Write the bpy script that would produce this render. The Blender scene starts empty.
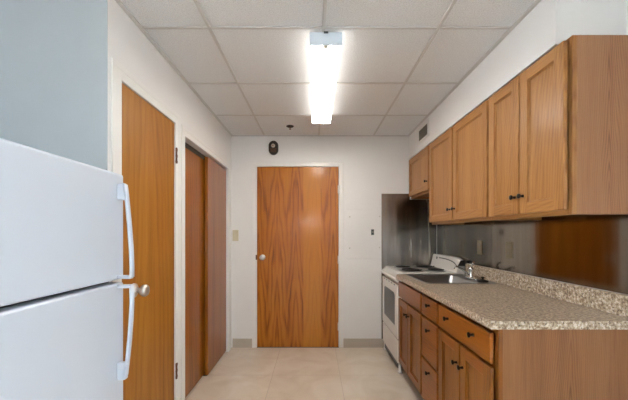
import bpy, bmesh, math, random
from mathutils import Vector, Matrix
random.seed(4)
scene = bpy.context.scene
COL = scene.collection
PI = math.pi

# ------------------------------------------------------------------ helpers
def lin(c):
    c = c / 255.0
    return c / 12.92 if c <= 0.04045 else ((c + 0.055) / 1.055) ** 2.4
def rgb(r, g, b): return (lin(r), lin(g), lin(b), 1.0)

def new_mat(name):
    m = bpy.data.materials.new(name); m.use_nodes = True
    nt = m.node_tree
    bs = nt.nodes['Principled BSDF']
    return m, nt, bs
def N(nt, t, **kw):
    n = nt.nodes.new(t)
    for k, v in kw.items(): setattr(n, k, v)
    return n
def ramp(nt, stops, interp='LINEAR'):
    n = N(nt, 'ShaderNodeValToRGB'); cr = n.color_ramp; cr.interpolation = interp
    while len(cr.elements) < len(stops): cr.elements.new(0.5)
    for e, (p, c) in zip(cr.elements, stops): e.position = p; e.color = c
    return n
def simple(name, c, rough=0.5, metal=0.0, coat=0.0, spec=0.5, bump=0.0, bscale=200, var=0.03):
    m, nt, bs = new_mat(name)
    tc = N(nt, 'ShaderNodeTexCoord')
    no = N(nt, 'ShaderNodeTexNoise'); no.inputs['Scale'].default_value = 6; no.inputs['Detail'].default_value = 4
    nt.links.new(tc.outputs['Object'], no.inputs['Vector'])
    a = tuple(max(0, x * (1 - var)) for x in c[:3]) + (1,); b = tuple(x * (1 + var) for x in c[:3]) + (1,)
    r = ramp(nt, [(0.3, a), (0.7, b)])
    nt.links.new(no.outputs['Fac'], r.inputs['Fac']); nt.links.new(r.outputs['Color'], bs.inputs['Base Color'])
    bs.inputs['Roughness'].default_value = rough; bs.inputs['Metallic'].default_value = metal
    bs.inputs['Coat Weight'].default_value = coat; bs.inputs['Coat Roughness'].default_value = 0.08
    bs.inputs['Specular IOR Level'].default_value = spec
    if bump:
        n2 = N(nt, 'ShaderNodeTexNoise'); n2.inputs['Scale'].default_value = bscale; n2.inputs['Detail'].default_value = 3
        nt.links.new(tc.outputs['Object'], n2.inputs['Vector'])
        bp = N(nt, 'ShaderNodeBump'); bp.inputs['Strength'].default_value = bump; bp.inputs['Distance'].default_value = 0.002
        nt.links.new(n2.outputs['Fac'], bp.inputs['Height']); nt.links.new(bp.outputs['Normal'], bs.inputs['Normal'])
    return m

def wood(name, dark, mid, light, across='Y', along='Z', ring=14.0, offset=(0.12, 0.0), tilt=0.05, grain=0.5,
         rough=0.35, coat=0.3, pingpong=0.0, ringmix=0.6, distort=3.0, strip=None, rnd=True, coatrough=0.12, fade=0.0, spec=0.3, wob=0.035):
    """veneer: rings round an axis leaning slowly through the sheet (cathedral figure) plus fine fibres"""
    m, nt, bs = new_mat(name); L = nt.links.new
    tc = N(nt, 'ShaderNodeTexCoord'); sp = N(nt, 'ShaderNodeSeparateXYZ'); L(tc.outputs['Object'], sp.inputs[0])
    oi = N(nt, 'ShaderNodeObjectInfo')
    def math_(op, a, b=None, c=None):
        n = N(nt, 'ShaderNodeMath', operation=op)
        for i, v in enumerate((a, b, c)):
            if v is None: continue
            if isinstance(v, (int, float)): n.inputs[i].default_value = v
            else: L(v, n.inputs[i])
        return n.outputs[0]
    ax = {'X': sp.outputs[0], 'Y': sp.outputs[1], 'Z': sp.outputs[2]}
    third = [k for k in 'XYZ' if k not in (across, along)][0]
    u = ax[across]; v = ax[along]; w = ax[third]
    if rnd:
        u = math_('ADD', u, math_('MULTIPLY', oi.outputs['Random'], 0.31))
        v = math_('ADD', v, math_('MULTIPLY', oi.outputs['Random'], 7.3))
    u0 = u
    if pingpong: u = math_('PINGPONG', math_('ADD', u, 5 * pingpong), pingpong)
    # slow wander
    cv = N(nt, 'ShaderNodeCombineXYZ'); L(math_('MULTIPLY', u, 3.0), cv.inputs[0]); L(math_('MULTIPLY', v, 0.55), cv.inputs[1]); L(w, cv.inputs[2])
    n1 = N(nt, 'ShaderNodeTexNoise'); n1.inputs['Scale'].default_value = 1.6; n1.inputs['Detail'].default_value = 2
    L(cv.outputs[0], n1.inputs['Vector'])
    du = math_('MULTIPLY', math_('SUBTRACT', n1.outputs['Fac'], 0.5), 0.05 * distort)
    uu = math_('ADD', math_('SUBTRACT', u, offset[0]), du)
    # arches of a flat-sawn sheet: rings round an off-sheet axis, tapering along the trunk
    n5 = N(nt, 'ShaderNodeTexNoise'); n5.inputs['Scale'].default_value = 1.0; n5.inputs['Detail'].default_value = 2
    c5 = N(nt, 'ShaderNodeCombineXYZ'); L(math_('MULTIPLY', u, 14.0), c5.inputs[0]); L(math_('MULTIPLY', v, 1.6), c5.inputs[1]); L(c5.outputs[0], n5.inputs['Vector'])
    rr = math_('SQRT', math_('ADD', math_('MULTIPLY', uu, uu), offset[1] * offset[1]))
    rr = math_('ADD', rr, math_('MULTIPLY', v, tilt))
    rr = math_('ADD', rr, math_('MULTIPLY', n5.outputs['Fac'], wob))
    c2 = N(nt, 'ShaderNodeCombineXYZ'); L(math_('MULTIPLY', u, 60.0), c2.inputs[0]); L(math_('MULTIPLY', v, 2.2), c2.inputs[1]); L(math_('MULTIPLY', w, 60.0), c2.inputs[2])
    n2 = N(nt, 'ShaderNodeTexNoise'); n2.inputs['Scale'].default_value = 1.0; n2.inputs['Detail'].default_value = 5; n2.inputs['Roughness'].default_value = 0.65
    L(c2.outputs[0], n2.inputs['Vector'])
    ph = math_('ADD', math_('MULTIPLY', rr, ring * 2 * PI), math_('MULTIPLY', n2.outputs['Fac'], 1.6))
    s = math_('MULTIPLY_ADD', math_('SINE', ph), 0.5, 0.5)
    s = math_('POWER', s, 1.8)
    s = math_('MULTIPLY', s, math_('MULTIPLY_ADD', n5.outputs['Fac'], 1.6, 0.1))
    if fade:      # figure only near the heart of the sheet, straight grain to the sides
        s = math_('MULTIPLY', s, math_('POWER', 2.718, math_('MULTIPLY', math_('ABSOLUTE', uu), -fade)))
    # fine pores
    c3 = N(nt, 'ShaderNodeCombineXYZ'); L(math_('MULTIPLY', u, 260.0), c3.inputs[0]); L(math_('MULTIPLY', v, 7.0), c3.inputs[1]); L(math_('MULTIPLY', w, 260.0), c3.inputs[2])
    n3 = N(nt, 'ShaderNodeTexNoise'); n3.inputs['Scale'].default_value = 1.0; n3.inputs['Detail'].default_value = 2
    L(c3.outputs[0], n3.inputs['Vector'])
    # broad boards
    c4 = N(nt, 'ShaderNodeCombineXYZ'); L(math_('MULTIPLY', u0, 9.0), c4.inputs[0]); L(math_('MULTIPLY', v, 0.3), c4.inputs[1])
    n4 = N(nt, 'ShaderNodeTexNoise'); n4.inputs['Scale'].default_value = 1.0; n4.inputs['Detail'].default_value = 1
    L(c4.outputs[0], n4.inputs['Vector'])
    f = math_('ADD', math_('MULTIPLY', s, ringmix * 0.5), math_('MULTIPLY', n2.outputs['Fac'], grain * 0.9))
    f = math_('ADD', f, math_('MULTIPLY', n3.outputs['Fac'], grain * 0.45))
    f = math_('ADD', f, math_('MULTIPLY', math_('SUBTRACT', n4.outputs['Fac'], 0.5), 0.5))
    if strip:      # a plain pale veneer strip between two positions on the raw axis
        a, b = strip
        raw = ax[across]
        inn = math_('MULTIPLY', math_('GREATER_THAN', raw, a), math_('LESS_THAN', raw, b))
        f = math_('SUBTRACT', math_('MULTIPLY', f, math_('SUBTRACT', 1.0, math_('MULTIPLY', inn, 0.62))), math_('MULTIPLY', inn, -0.0))
    base = grain * 0.9 * 0.5 + grain * 0.45 * 0.5
    mr = N(nt, 'ShaderNodeMapRange'); mr.inputs['From Min'].default_value = base - 0.22; mr.inputs['From Max'].default_value = base + 0.22 + ringmix * 0.5
    L(f, mr.inputs['Value'])
    r = ramp(nt, [(0.0, light), (0.5, mid), (1.0, dark)])
    L(mr.outputs[0], r.inputs['Fac']); L(r.outputs['Color'], bs.inputs['Base Color'])
    bs.inputs['Roughness'].default_value = rough
    bs.inputs['Specular IOR Level'].default_value = spec
    bs.inputs['Coat Weight'].default_value = coat; bs.inputs['Coat Roughness'].default_value = coatrough
    bp = N(nt, 'ShaderNodeBump'); bp.inputs['Strength'].default_value = 0.06; bp.inputs['Distance'].default_value = 0.001
    L(n3.outputs['Fac'], bp.inputs['Height']); L(bp.outputs['Normal'], bs.inputs['Normal'])
    return m

# ------------------------------------------------------------------ materials
M = {}
M['wall'] = simple('wall paint', rgb(231, 228, 224), 0.55, bump=0.15, bscale=120, var=0.012)
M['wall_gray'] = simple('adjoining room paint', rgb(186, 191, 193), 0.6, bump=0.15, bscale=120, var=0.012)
M['trimwhite'] = simple('trim enamel', rgb(232, 229, 223), 0.35, var=0.01)
M['tbar'] = simple('ceiling bar enamel', rgb(204, 202, 198), 0.45, var=0.01)
M['casing'] = M['trimwhite']
M['base'] = simple('vinyl base', rgb(186, 174, 158), 0.5, var=0.03)
M['appliance'] = simple('appliance enamel', rgb(205, 212, 222), 0.32, coat=0.2, var=0.006, bump=0.05, bscale=300)
M['rangewhite'] = simple('range enamel', rgb(232, 229, 222), 0.25, coat=0.3, var=0.01)
M['gasket'] = simple('gasket grey', rgb(62, 66, 72), 0.6)
M['black'] = simple('black plastic', rgb(22, 20, 19), 0.4)
M['coil'] = simple('burner coil', rgb(28, 26, 25), 0.45)
M['chrome'] = simple('chrome', rgb(215, 215, 215), 0.08, metal=1.0, var=0.01)
M['drip'] = simple('drip pan', rgb(120, 118, 115), 0.3, metal=1.0)
M['knobsteel'] = simple('satin steel', rgb(205, 200, 194), 0.36, metal=0.8, var=0.02)
M['bronze'] = simple('dark bronze', rgb(34, 24, 20), 0.35, metal=0.6)
M['hinge'] = simple('aged brass hinge', rgb(112, 78, 58), 0.4, metal=0.7)
M['ivory'] = simple('ivory plastic', rgb(205, 194, 165), 0.4)
M['capwhite'] = simple('fixture enamel', rgb(214, 222, 230), 0.4, var=0.01)
M['ventgrey'] = simple('vent dark', rgb(70, 64, 56), 0.7)
M['ovenglass'] = simple('oven window', rgb(70, 72, 74), 0.35, coat=0.0, var=0.08)
M['socket'] = simple('socket black', rgb(18, 16, 15), 0.5)
M['darkoval'] = simple('dark oval casing', rgb(52, 44, 34), 0.4)
M['palelens'] = simple('pale lens', rgb(190, 172, 150), 0.35)
M['red'] = simple('red dot', rgb(150, 60, 40), 0.4)
M['toe'] = simple('toe kick', rgb(60, 42, 28), 0.6)
M['inner'] = simple('closet inside', rgb(90, 60, 40), 0.8)

# emission lens
m, nt, bs = new_mat('lens glow')
bs.inputs['Base Color'].default_value = (0.9, 0.9, 0.9, 1)
bs.inputs['Emission Color'].default_value = (1.0, 0.95, 0.89, 1)
bs.inputs['Emission Strength'].default_value = 18.0
M['lens'] = m; LENS = bs
m, nt, bs = new_mat('lens side glow')
bs.inputs['Base Color'].default_value = (0.9, 0.9, 0.9, 1)
bs.inputs['Emission Color'].default_value = (1.0, 0.95, 0.89, 1)
bs.inputs['Emission Strength'].default_value = 2.2
M['lens_side'] = m

# ceiling tile
m, nt, bs = new_mat('ceiling tile'); L = nt.links.new
tc = N(nt, 'ShaderNodeTexCoord')
n1 = N(nt, 'ShaderNodeTexNoise'); n1.inputs['Scale'].default_value = 170; n1.inputs['Detail'].default_value = 4; n1.inputs['Roughness'].default_value = 0.7
L(tc.outputs['Object'], n1.inputs['Vector'])
r = ramp(nt, [(0.38, rgb(212, 213, 213)), (0.5, rgb(228, 229, 229)), (0.62, rgb(234, 235, 235))])
L(n1.outputs['Fac'], r.inputs['Fac']); L(r.outputs['Color'], bs.inputs['Base Color'])
bp = N(nt, 'ShaderNodeBump'); bp.inputs['Strength'].default_value = 0.5; bp.inputs['Distance'].default_value = 0.003
L(n1.outputs['Fac'], bp.inputs['Height']); L(bp.outputs['Normal'], bs.inputs['Normal'])
bs.inputs['Roughness'].default_value = 0.9
M['tile'] = m

# floor: pale square tiles, veined, thin faint joints
m, nt, bs = new_mat('floor tile'); L = nt.links.new
tc = N(nt, 'ShaderNodeTexCoord')
mp = N(nt, 'ShaderNodeMapping'); mp.inputs['Location'].default_value = (0.38 , -2.80, 0)
L(tc.outputs['Object'], mp.inputs['Vector'])
br = N(nt, 'ShaderNodeTexBrick'); br.offset = 0.0; br.squash = 1.0
br.inputs['Scale'].default_value = 1.0; br.inputs['Mortar Size'].default_value = 0.0022; br.inputs['Mortar Smooth'].default_value = 0.3
br.inputs['Brick Width'].default_value = 0.61; br.inputs['Row Height'].default_value = 0.61; br.inputs['Bias'].default_value = 0
br.inputs['Color1'].default_value = (0.0, 0.0, 0.0, 1); br.inputs['Color2'].default_value = (1, 1, 1, 1); br.inputs['Mortar'].default_value = (0.5, 0.5, 0.5, 1)
L(mp.outputs[0], br.inputs['Vector'])
n1 = N(nt, 'ShaderNodeTexNoise'); n1.inputs['Scale'].default_value = 3.2; n1.inputs['Detail'].default_value = 6; n1.inputs['Distortion'].default_value = 1.2
L(tc.outputs['Object'], n1.inputs['Vector'])
r = ramp(nt, [(0.3, rgb(214, 198, 176)), (0.5, rgb(222, 208, 188)), (0.7, rgb(228, 217, 200))])
L(n1.outputs['Fac'], r.inputs['Fac'])
mx = N(nt, 'ShaderNodeMixRGB', blend_type='MULTIPLY'); mx.inputs['Fac'].default_value = 0.05
L(r.outputs['Color'], mx.inputs['Color1']); L(br.outputs['Color'], mx.inputs['Color2'])
m2 = N(nt, 'ShaderNodeMixRGB'); L(br.outputs['Fac'], m2.inputs['Fac']); L(mx.outputs[0], m2.inputs['Color1']); m2.inputs['Color2'].default_value = rgb(192, 176, 160)
L(m2.outputs[0], bs.inputs['Base Color']); bs.inputs['Roughness'].default_value = 0.16; bs.inputs['Specular IOR Level'].default_value = 0.5
M['floor'] = m

# speckled granite-look laminate
m, nt, bs = new_mat('speckled laminate'); L = nt.links.new
tc = N(nt, 'ShaderNodeTexCoord')
def vor(scale, seed):
    mpp = N(nt, 'ShaderNodeMapping'); mpp.inputs['Location'].default_value = (seed, seed * 2.1, seed * 0.7); L(tc.outputs['Object'], mpp.inputs['Vector'])
    nn = N(nt, 'ShaderNodeTexNoise'); nn.inputs['Scale'].default_value = scale; nn.inputs['Detail'].default_value = 3; nn.inputs['Roughness'].default_value = 0.6
    L(mpp.outputs[0], nn.inputs['Vector']); return nn.outputs['Fac']
r1 = ramp(nt, [(0.36, rgb(118, 94, 72)), (0.45, rgb(158, 137, 112)), (0.54, rgb(182, 164, 141)), (0.66, rgb(216, 205, 190))])
L(vor(75, 1.0), r1.inputs['Fac'])
mk = ramp(nt, [(0.57, (0, 0, 0, 1)), (0.63, (1, 1, 1, 1))]); L(vor(100, 5.0), mk.inputs['Fac'])
mx = N(nt, 'ShaderNodeMixRGB'); L(mk.outputs['Color'], mx.inputs['Fac']); L(r1.outputs['Color'], mx.inputs['Color1']); mx.inputs['Color2'].default_value = rgb(104, 84, 64)
mk2 = ramp(nt, [(0.62, (0, 0, 0, 1)), (0.67, (1, 1, 1, 1))]); L(vor(85, 9.0), mk2.inputs['Fac'])
mx2 = N(nt, 'ShaderNodeMixRGB'); L(mk2.outputs['Color'], mx2.inputs['Fac']); L(mx.outputs[0], mx2.inputs['Color1']); mx2.inputs['Color2'].default_value = rgb(66, 58, 52)
L(mx2.outputs[0], bs.inputs['Base Color']); bs.inputs['Roughness'].default_value = 0.28
M['laminate'] = m

# brushed stainless sheet, vertical streaks in tone and bump
def steel(name, c1, c2, rough, across, streak=1.0):
    m, nt, bs = new_mat(name); L = nt.links.new
    tc = N(nt, 'ShaderNodeTexCoord')
    mp = N(nt, 'ShaderNodeMapping')
    sc = {'X': (9, 9, 0.7), 'Y': (9, 9, 0.7)}[across]
    mp.inputs['Scale'].default_value = sc; L(tc.outputs['Object'], mp.inputs['Vector'])
    n1 = N(nt, 'ShaderNodeTexNoise'); n1.inputs['Scale'].default_value = 1.5; n1.inputs['Detail'].default_value = 4
    L(mp.outputs[0], n1.inputs['Vector'])
    r = ramp(nt, [(0.3, c1), (0.7, c2)]); L(n1.outputs['Fac'], r.inputs['Fac']); L(r.outputs['Color'], bs.inputs['Base Color'])
    bs.inputs['Metallic'].default_value = 1.0
    rr = N(nt, 'ShaderNodeMapRange'); rr.inputs['To Min'].default_value = rough * 0.7; rr.inputs['To Max'].default_value = rough * 1.3
    L(n1.outputs['Fac'], rr.inputs['Value']); L(rr.outputs[0], bs.inputs['Roughness'])
    bs.inputs['Anisotropic'].default_value = 0.75
    tg = N(nt, 'ShaderNodeCombineXYZ')
    tg.inputs[0].default_value = 0; tg.inputs[1].default_value = 0; tg.inputs[2].default_value = 1
    L(tg.outputs[0], bs.inputs['Tangent'])
    mp2 = N(nt, 'ShaderNodeMapping'); mp2.inputs['Scale'].default_value = (5, 5, 0.4); L(tc.outputs['Object'], mp2.inputs['Vector'])
    n2 = N(nt, 'ShaderNodeTexNoise'); n2.inputs['Scale'].default_value = 1.6; n2.inputs['Detail'].default_value = 2; L(mp2.outputs[0], n2.inputs['Vector'])
    bp = N(nt, 'ShaderNodeBump'); bp.inputs['Strength'].default_value = streak; bp.inputs['Distance'].default_value = 0.004
    L(n2.outputs['Fac'], bp.inputs['Height']); L(bp.outputs['Normal'], bs.inputs['Normal'])
    return m
M['steel_right'] = steel('stainless sheet side', rgb(118, 110, 100), rgb(142, 133, 122), 0.11, 'Y', 0.12)
M['steel_back'] = steel('stainless sheet end', rgb(118, 112, 105), rgb(172, 164, 155), 0.25, 'X', 0.8)
M['sinksteel'] = simple('sink steel', rgb(165, 165, 165), 0.32, metal=1.0, var=0.05)

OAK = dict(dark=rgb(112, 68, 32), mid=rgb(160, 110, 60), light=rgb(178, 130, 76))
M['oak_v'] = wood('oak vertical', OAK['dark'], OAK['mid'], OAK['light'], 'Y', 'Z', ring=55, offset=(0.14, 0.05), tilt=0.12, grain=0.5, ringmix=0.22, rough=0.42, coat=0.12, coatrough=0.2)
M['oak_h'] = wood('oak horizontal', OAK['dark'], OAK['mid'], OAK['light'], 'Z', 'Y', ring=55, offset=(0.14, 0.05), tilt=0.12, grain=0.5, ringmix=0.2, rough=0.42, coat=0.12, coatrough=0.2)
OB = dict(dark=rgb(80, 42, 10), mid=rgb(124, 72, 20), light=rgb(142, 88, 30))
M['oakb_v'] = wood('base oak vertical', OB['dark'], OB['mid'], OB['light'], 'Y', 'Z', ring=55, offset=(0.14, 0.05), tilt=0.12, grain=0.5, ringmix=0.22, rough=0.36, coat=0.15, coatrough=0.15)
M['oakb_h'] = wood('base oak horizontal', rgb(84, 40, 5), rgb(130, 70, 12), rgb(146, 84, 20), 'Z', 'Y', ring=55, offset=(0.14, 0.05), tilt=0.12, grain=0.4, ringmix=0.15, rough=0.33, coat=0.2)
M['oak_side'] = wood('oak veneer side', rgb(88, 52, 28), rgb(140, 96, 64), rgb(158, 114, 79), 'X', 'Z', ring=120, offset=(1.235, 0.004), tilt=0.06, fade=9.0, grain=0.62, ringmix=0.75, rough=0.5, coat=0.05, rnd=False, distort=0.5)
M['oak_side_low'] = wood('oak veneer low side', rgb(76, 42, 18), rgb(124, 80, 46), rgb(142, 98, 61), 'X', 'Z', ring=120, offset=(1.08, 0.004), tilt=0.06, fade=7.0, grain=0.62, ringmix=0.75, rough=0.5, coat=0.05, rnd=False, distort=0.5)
M['luan'] = wood('door veneer figured', rgb(92, 42, 2), rgb(166, 94, 16), rgb(190, 120, 32), 'X', 'Z', ring=22, offset=(0.10, 0.012), tilt=-0.075, grain=0.5, ringmix=0.75, wob=0.10,
                 rough=0.36, coat=0.22, pingpong=0.21, distort=1.5, strip=(-0.125, 0.07), rnd=False, coatrough=0.12)
M['birch'] = wood('door veneer plain', rgb(116, 66, 14), rgb(158, 100, 30), rgb(182, 126, 50), 'Y', 'Z', ring=22, offset=(1.75, 0.06), tilt=0.05, grain=0.4, ringmix=0.22,
                  rough=0.42, coat=0.2, distort=2.5, rnd=False)
M['closetwood'] = wood('closet veneer', rgb(100, 50, 6), rgb(142, 80, 12), rgb(164, 100, 24), 'Y', 'Z', ring=22, offset=(0.1, 0.06), tilt=0.05, grain=0.4, ringmix=0.22,
                       rough=0.32, coat=0.4, distort=2.5)
M['closetwood2'] = M['closetwood']

# ------------------------------------------------------------------ mesh helpers
def box(bm, x0, x1, y0, y1, z0, z1, bev=0.0, mi=0, seg=2):
    g = bmesh.ops.create_cube(bm, size=1.0)
    vs = g['verts']
    for v in vs:
        v.co = Vector(((x0 + x1) / 2 + v.co.x * (x1 - x0), (y0 + y1) / 2 + v.co.y * (y1 - y0), (z0 + z1) / 2 + v.co.z * (z1 - z0)))
    fs = set(f for v in vs for f in v.link_faces)
    for f in fs: f.material_index = mi
    if bev > 0:
        es = list(set(e for v in vs for e in v.link_edges))
        r = bmesh.ops.bevel(bm, geom=es, offset=bev, segments=seg, affect='EDGES', profile=0.5)
        for f in r['faces']: f.material_index = mi
def lathe(bm, prof, center, axis='Z', seg=24, mi=0):
    """prof: list of (radius, height) along axis"""
    rings = []
    for (r, h) in prof:
        ring = []
        for k in range(seg):
            a = 2 * PI * k / seg
            p = (r * math.cos(a), r * math.sin(a), h)
            if axis == 'Z': q = p
            elif axis == '-X': q = (-p[2], p[0], p[1])
            elif axis == 'X': q = (p[2], p[0], p[1])
            elif axis == '-Y': q = (p[0], -p[2], p[1])
            elif axis == '-Z': q = (p[0], -p[1], -p[2])
            ring.append(bm.verts.new(Vector(center) + Vector(q)))
        rings.append(ring)
    for a, b in zip(rings[:-1], rings[1:]):
        for k in range(seg):
            f = bm.faces.new((a[k], a[(k + 1) % seg], b[(k + 1) % seg], b[k])); f.material_index = mi; f.smooth = True
    if prof[0][0] > 1e-6: bm.faces.new(rings[0][::-1]).material_index = mi
    if prof[-1][0] > 1e-6: bm.faces.new(rings[-1]).material_index = mi
def prism(bm, pts, axis, a, b, mi=0, bev=0.0):
    """polygon pts in the plane normal to axis, extruded from a to b"""
    def P(p, t):
        return {'Y': (p[0], t, p[1]), 'X': (t, p[0], p[1]), 'Z': (p[0], p[1], t)}[axis]
    v0 = [bm.verts.new(P(p, a)) for p in pts]; v1 = [bm.verts.new(P(p, b)) for p in pts]
    n = len(pts); fs = [bm.faces.new(v0[::-1]), bm.faces.new(v1)]
    for k in range(n): fs.append(bm.faces.new((v0[k], v0[(k + 1) % n], v1[(k + 1) % n], v1[k])))
    for f in fs: f.material_index = mi
    bmesh.ops.recalc_face_normals(bm, faces=fs)
    if bev > 0:
        es = list(set(e for f in fs for e in f.edges))
        bmesh.ops.bevel(bm, geom=es, offset=bev, segments=2, affect='EDGES')
def tube(bm, pts, r, seg=12, mi=0, radii=None):
    pts = [Vector(p) for p in pts]; rings = []
    for i, p in enumerate(pts):
        d = (pts[min(i + 1, len(pts) - 1)] - pts[max(i - 1, 0)]).normalized()
        up = Vector((0, 0, 1)) if abs(d.z) < 0.9 else Vector((1, 0, 0))
        s = d.cross(up).normalized(); t = d.cross(s).normalized()
        rad = radii[i] if radii else r
        rings.append([bm.verts.new(p + s * math.cos(2 * PI * k / seg) * rad + t * math.sin(2 * PI * k / seg) * rad) for k in range(seg)])
    for a, b in zip(rings[:-1], rings[1:]):
        for k in range(seg):
            f = bm.faces.new((a[k], a[(k + 1) % seg], b[(k + 1) % seg], b[k])); f.smooth = True; f.material_index = mi
    bm.faces.new(rings[0][::-1]); bm.faces.new(rings[-1])
def obj(name, bm, mats, parent=None, loc=None, smooth=False):
    bmesh.ops.recalc_face_normals(bm, faces=bm.faces[:])
    me = bpy.data.meshes.new(name); bm.to_mesh(me); bm.free()
    if not isinstance(mats, (list, tuple)): mats = [mats]
    for mm in mats: me.materials.append(mm)
    if smooth:
        for p in me.polygons: p.use_smooth = True
    o = bpy.data.objects.new(name, me); COL.objects.link(o)
    if parent: o.parent = parent
    if loc: o.location = loc
    return o
def thing(name, label, cat, loc=(0, 0, 0), group=None):
    o = bpy.data.objects.new(name, None); COL.objects.link(o); o.location = loc; o.empty_display_size = 0.1
    o['label'] = label; o['category'] = cat
    if group: o['group'] = group
    return o
def tag(o, label, cat, group=None):
    o['label'] = label; o['category'] = cat
    if group: o['group'] = group
    return o
def struct(o): o['kind'] = 'structure'; return o
def B(): return bmesh.new()

# ------------------------------------------------------------------ key measures
ZC = 2.373            # ceiling
YB = 3.479            # back wall plane
XL, XR = -0.934, 1.375
YO = 1.40             # where the left wall starts (return of the opening)
YN = -4.5             # rear wall of adjoining room
XLL = -1.60
XFL = -4.0

# floor
bm = B(); box(bm, XFL, XR + 0.1, YN, YB + 0.1, -0.06, 0.0); struct(obj('floor', bm, M['floor']))
# ceiling with recessed tiles, child grid
bm = B(); box(bm, XFL, XR + 0.1, YN, YB + 0.1, ZC + 0.004, ZC + 0.06); ceil = struct(obj('ceiling', bm, M['tile']))
bm = B()
xs = [0.05 + 0.6096 * k for k in range(-6, 3)]; ys = [YB - 0.61 * k for k in range(1, 13)]
for x in xs:
    if x > XFL: box(bm, x - 0.0085, x + 0.0085, YN + 0.01, (YB if x > XL else (YO if x > XLL else 0.45)) - 0.001, ZC - 0.003, ZC + 0.003, 0.001, 0, 1)
for y in ys:
    if y > YN: box(bm, (XL if y > YO else XLL if y > 0.45 else XFL) + 0.001, XR - (0.31 if y > 1.36 else 0.001), y - 0.0085, y + 0.0085, ZC - 0.0032, ZC + 0.0028, 0.001, 0, 1)
box(bm, XL + 0.0005, XL + 0.022, YO, YB - 0.0005, ZC - 0.004, ZC + 0.002)
box(bm, XL, XR, YB - 0.022, YB - 0.0005, ZC - 0.0041, ZC + 0.002)
box(bm, 1.04, 1.0615, 1.36, YB - 0.001, ZC - 0.0042, ZC + 0.002)
obj('ceiling_grid', bm, M['tbar'], ceil)

# back wall
bm = B(); box(bm, XL - 0.8, XR + 0.1, YB + 0.042, YB + 0.1, 0, ZC)
DX0, DX1, DZ = -0.647, 0.271, 2.029
box(bm, XL - 0.8, DX0, YB, YB + 0.042, 0, ZC); box(bm, DX1, XR + 0.1, YB, YB + 0.042, 0, ZC); box(bm, DX0, DX1, YB, YB + 0.042, DZ, ZC)
struct(obj('wall_back', bm, M['wall']))
# left wall with openings: door 1.498-2.067, closet 2.215-3.345
D1 = (1.492, 2.069, 2.016); CL = (2.222, 3.350, 1.978)
bm = B()
def lw(y0, y1, z0, z1, x0=XL - 0.045, x1=XL): box(bm, x0, x1, y0, y1, z0, z1)
lw(YO, D1[0], 0, ZC); lw(D1[0], D1[1], D1[2], ZC); lw(D1[1], CL[0], 0, ZC); lw(CL[0], CL[1], CL[2], ZC); lw(CL[1], YB, 0, ZC)
lw(YO + 0.0, CL[0], 0, ZC, XL - 0.115, XL - 0.045); lw(CL[1], YB, 0, ZC, XL - 0.115, XL - 0.045); lw(CL[0], CL[1], CL[2], ZC, XL - 0.115, XL - 0.045)
struct(obj('wall_left', bm, M['wall']))
bm = B(); box(bm, XL - 0.66, XL - 0.60, CL[0] - 0.1, YB, 0, ZC); box(bm, XL - 0.6, XL - 0.115, CL[0] - 0.06, CL[0] - 0.0, 0, ZC); box(bm, XL - 0.6, XL - 0.115, YB - 0.06, YB - 0.001, 0, ZC)
struct(obj('wall_closet', bm, M['inner']))
# return wall of the opening seen over the refrigerator
bm = B(); box(bm, XLL, XL - 0.0002, YO - 0.004, YO + 0.05, 0, ZC); struct(obj('wall_return', bm, M['wall_gray']))
bm = B(); box(bm, XLL - 0.1, XLL, 0.45, YO + 0.05, 0, ZC); box(bm, XFL, XLL - 0.1, 0.45, 0.55, 0, ZC); struct(obj('wall_alcove', bm, M['wall_gray']))
LW = (-3.0, -0.6, 1.15, 2.25)  # unseen left window, added to light cabinet ends and soffit front
bm = B(); box(bm, XFL - 0.1, XFL, YN, LW[0], 0, ZC); box(bm, XFL - 0.1, XFL, LW[1], 0.55, 0, ZC); box(bm, XFL - 0.1, XFL, LW[0], LW[1], 0, LW[2]); box(bm, XFL - 0.1, XFL, LW[0], LW[1], LW[3], ZC)
struct(obj('wall_side', bm, M['wall_gray']))
SY_0, SY_1, SZ_0, SZ_1 = -2.9, -0.7, 0.85, 2.10      # unseen side window, added to light refrigerator and return wall
bm = B(); box(bm, XR, XR + 0.1, SY_1, YB, 0, ZC); box(bm, XR, XR + 0.1, YN, SY_0, 0, ZC); box(bm, XR, XR + 0.1, SY_0, SY_1, 0, SZ_0); box(bm, XR, XR + 0.1, SY_0, SY_1, SZ_1, ZC)
struct(obj('wall_right', bm, M['wall']))
# soffit
bm = B(); box(bm, 1.062, XR - 0.0005, 1.365, YB - 0.0005, 2.1125, ZC + 0.003)
struct(obj('wall_soffit', bm, M['wall']))
# rear wall with a window
WX0, WX1, WZ0, WZ1 = -0.52, 0.24, 1.52, 1.90
bm = B()
box(bm, XFL, WX0, YN - 0.12, YN, 0, ZC); box(bm, WX1, XR, YN - 0.12, YN, 0, ZC); box(bm, WX0, WX1, YN - 0.12, YN, 0, WZ0); box(bm, WX0, WX1, YN - 0.12, YN, WZ1, ZC)
struct(obj('wall_rear', bm, M['wall_gray']))
bm = B()
for (a, b, c, d) in ((WX0, WX0 + 0.05, WZ0, WZ1), (WX1 - 0.05, WX1, WZ0, WZ1), (WX0, WX1, WZ0, WZ0 + 0.05), (WX0, WX1, WZ1 - 0.05, WZ1), (-0.15, -0.12, WZ0, WZ1)):
    box(bm, a, b, YN - 0.09, YN - 0.04, c, d, 0.003)
wn = struct(obj('window_1', bm, M['trimwhite']))
mg, ntg, bg = new_mat('window glass'); bg.inputs['Transmission Weight'].default_value = 1; bg.inputs['Roughness'].default_value = 0; bg.inputs['IOR'].default_value = 1.01
bm = B(); box(bm, WX0 + 0.03, WX1 - 0.03, YN - 0.067, YN - 0.063, WZ0 + 0.03, WZ1 - 0.03); obj('glass', bm, mg, wn)
bm = B()
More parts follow.
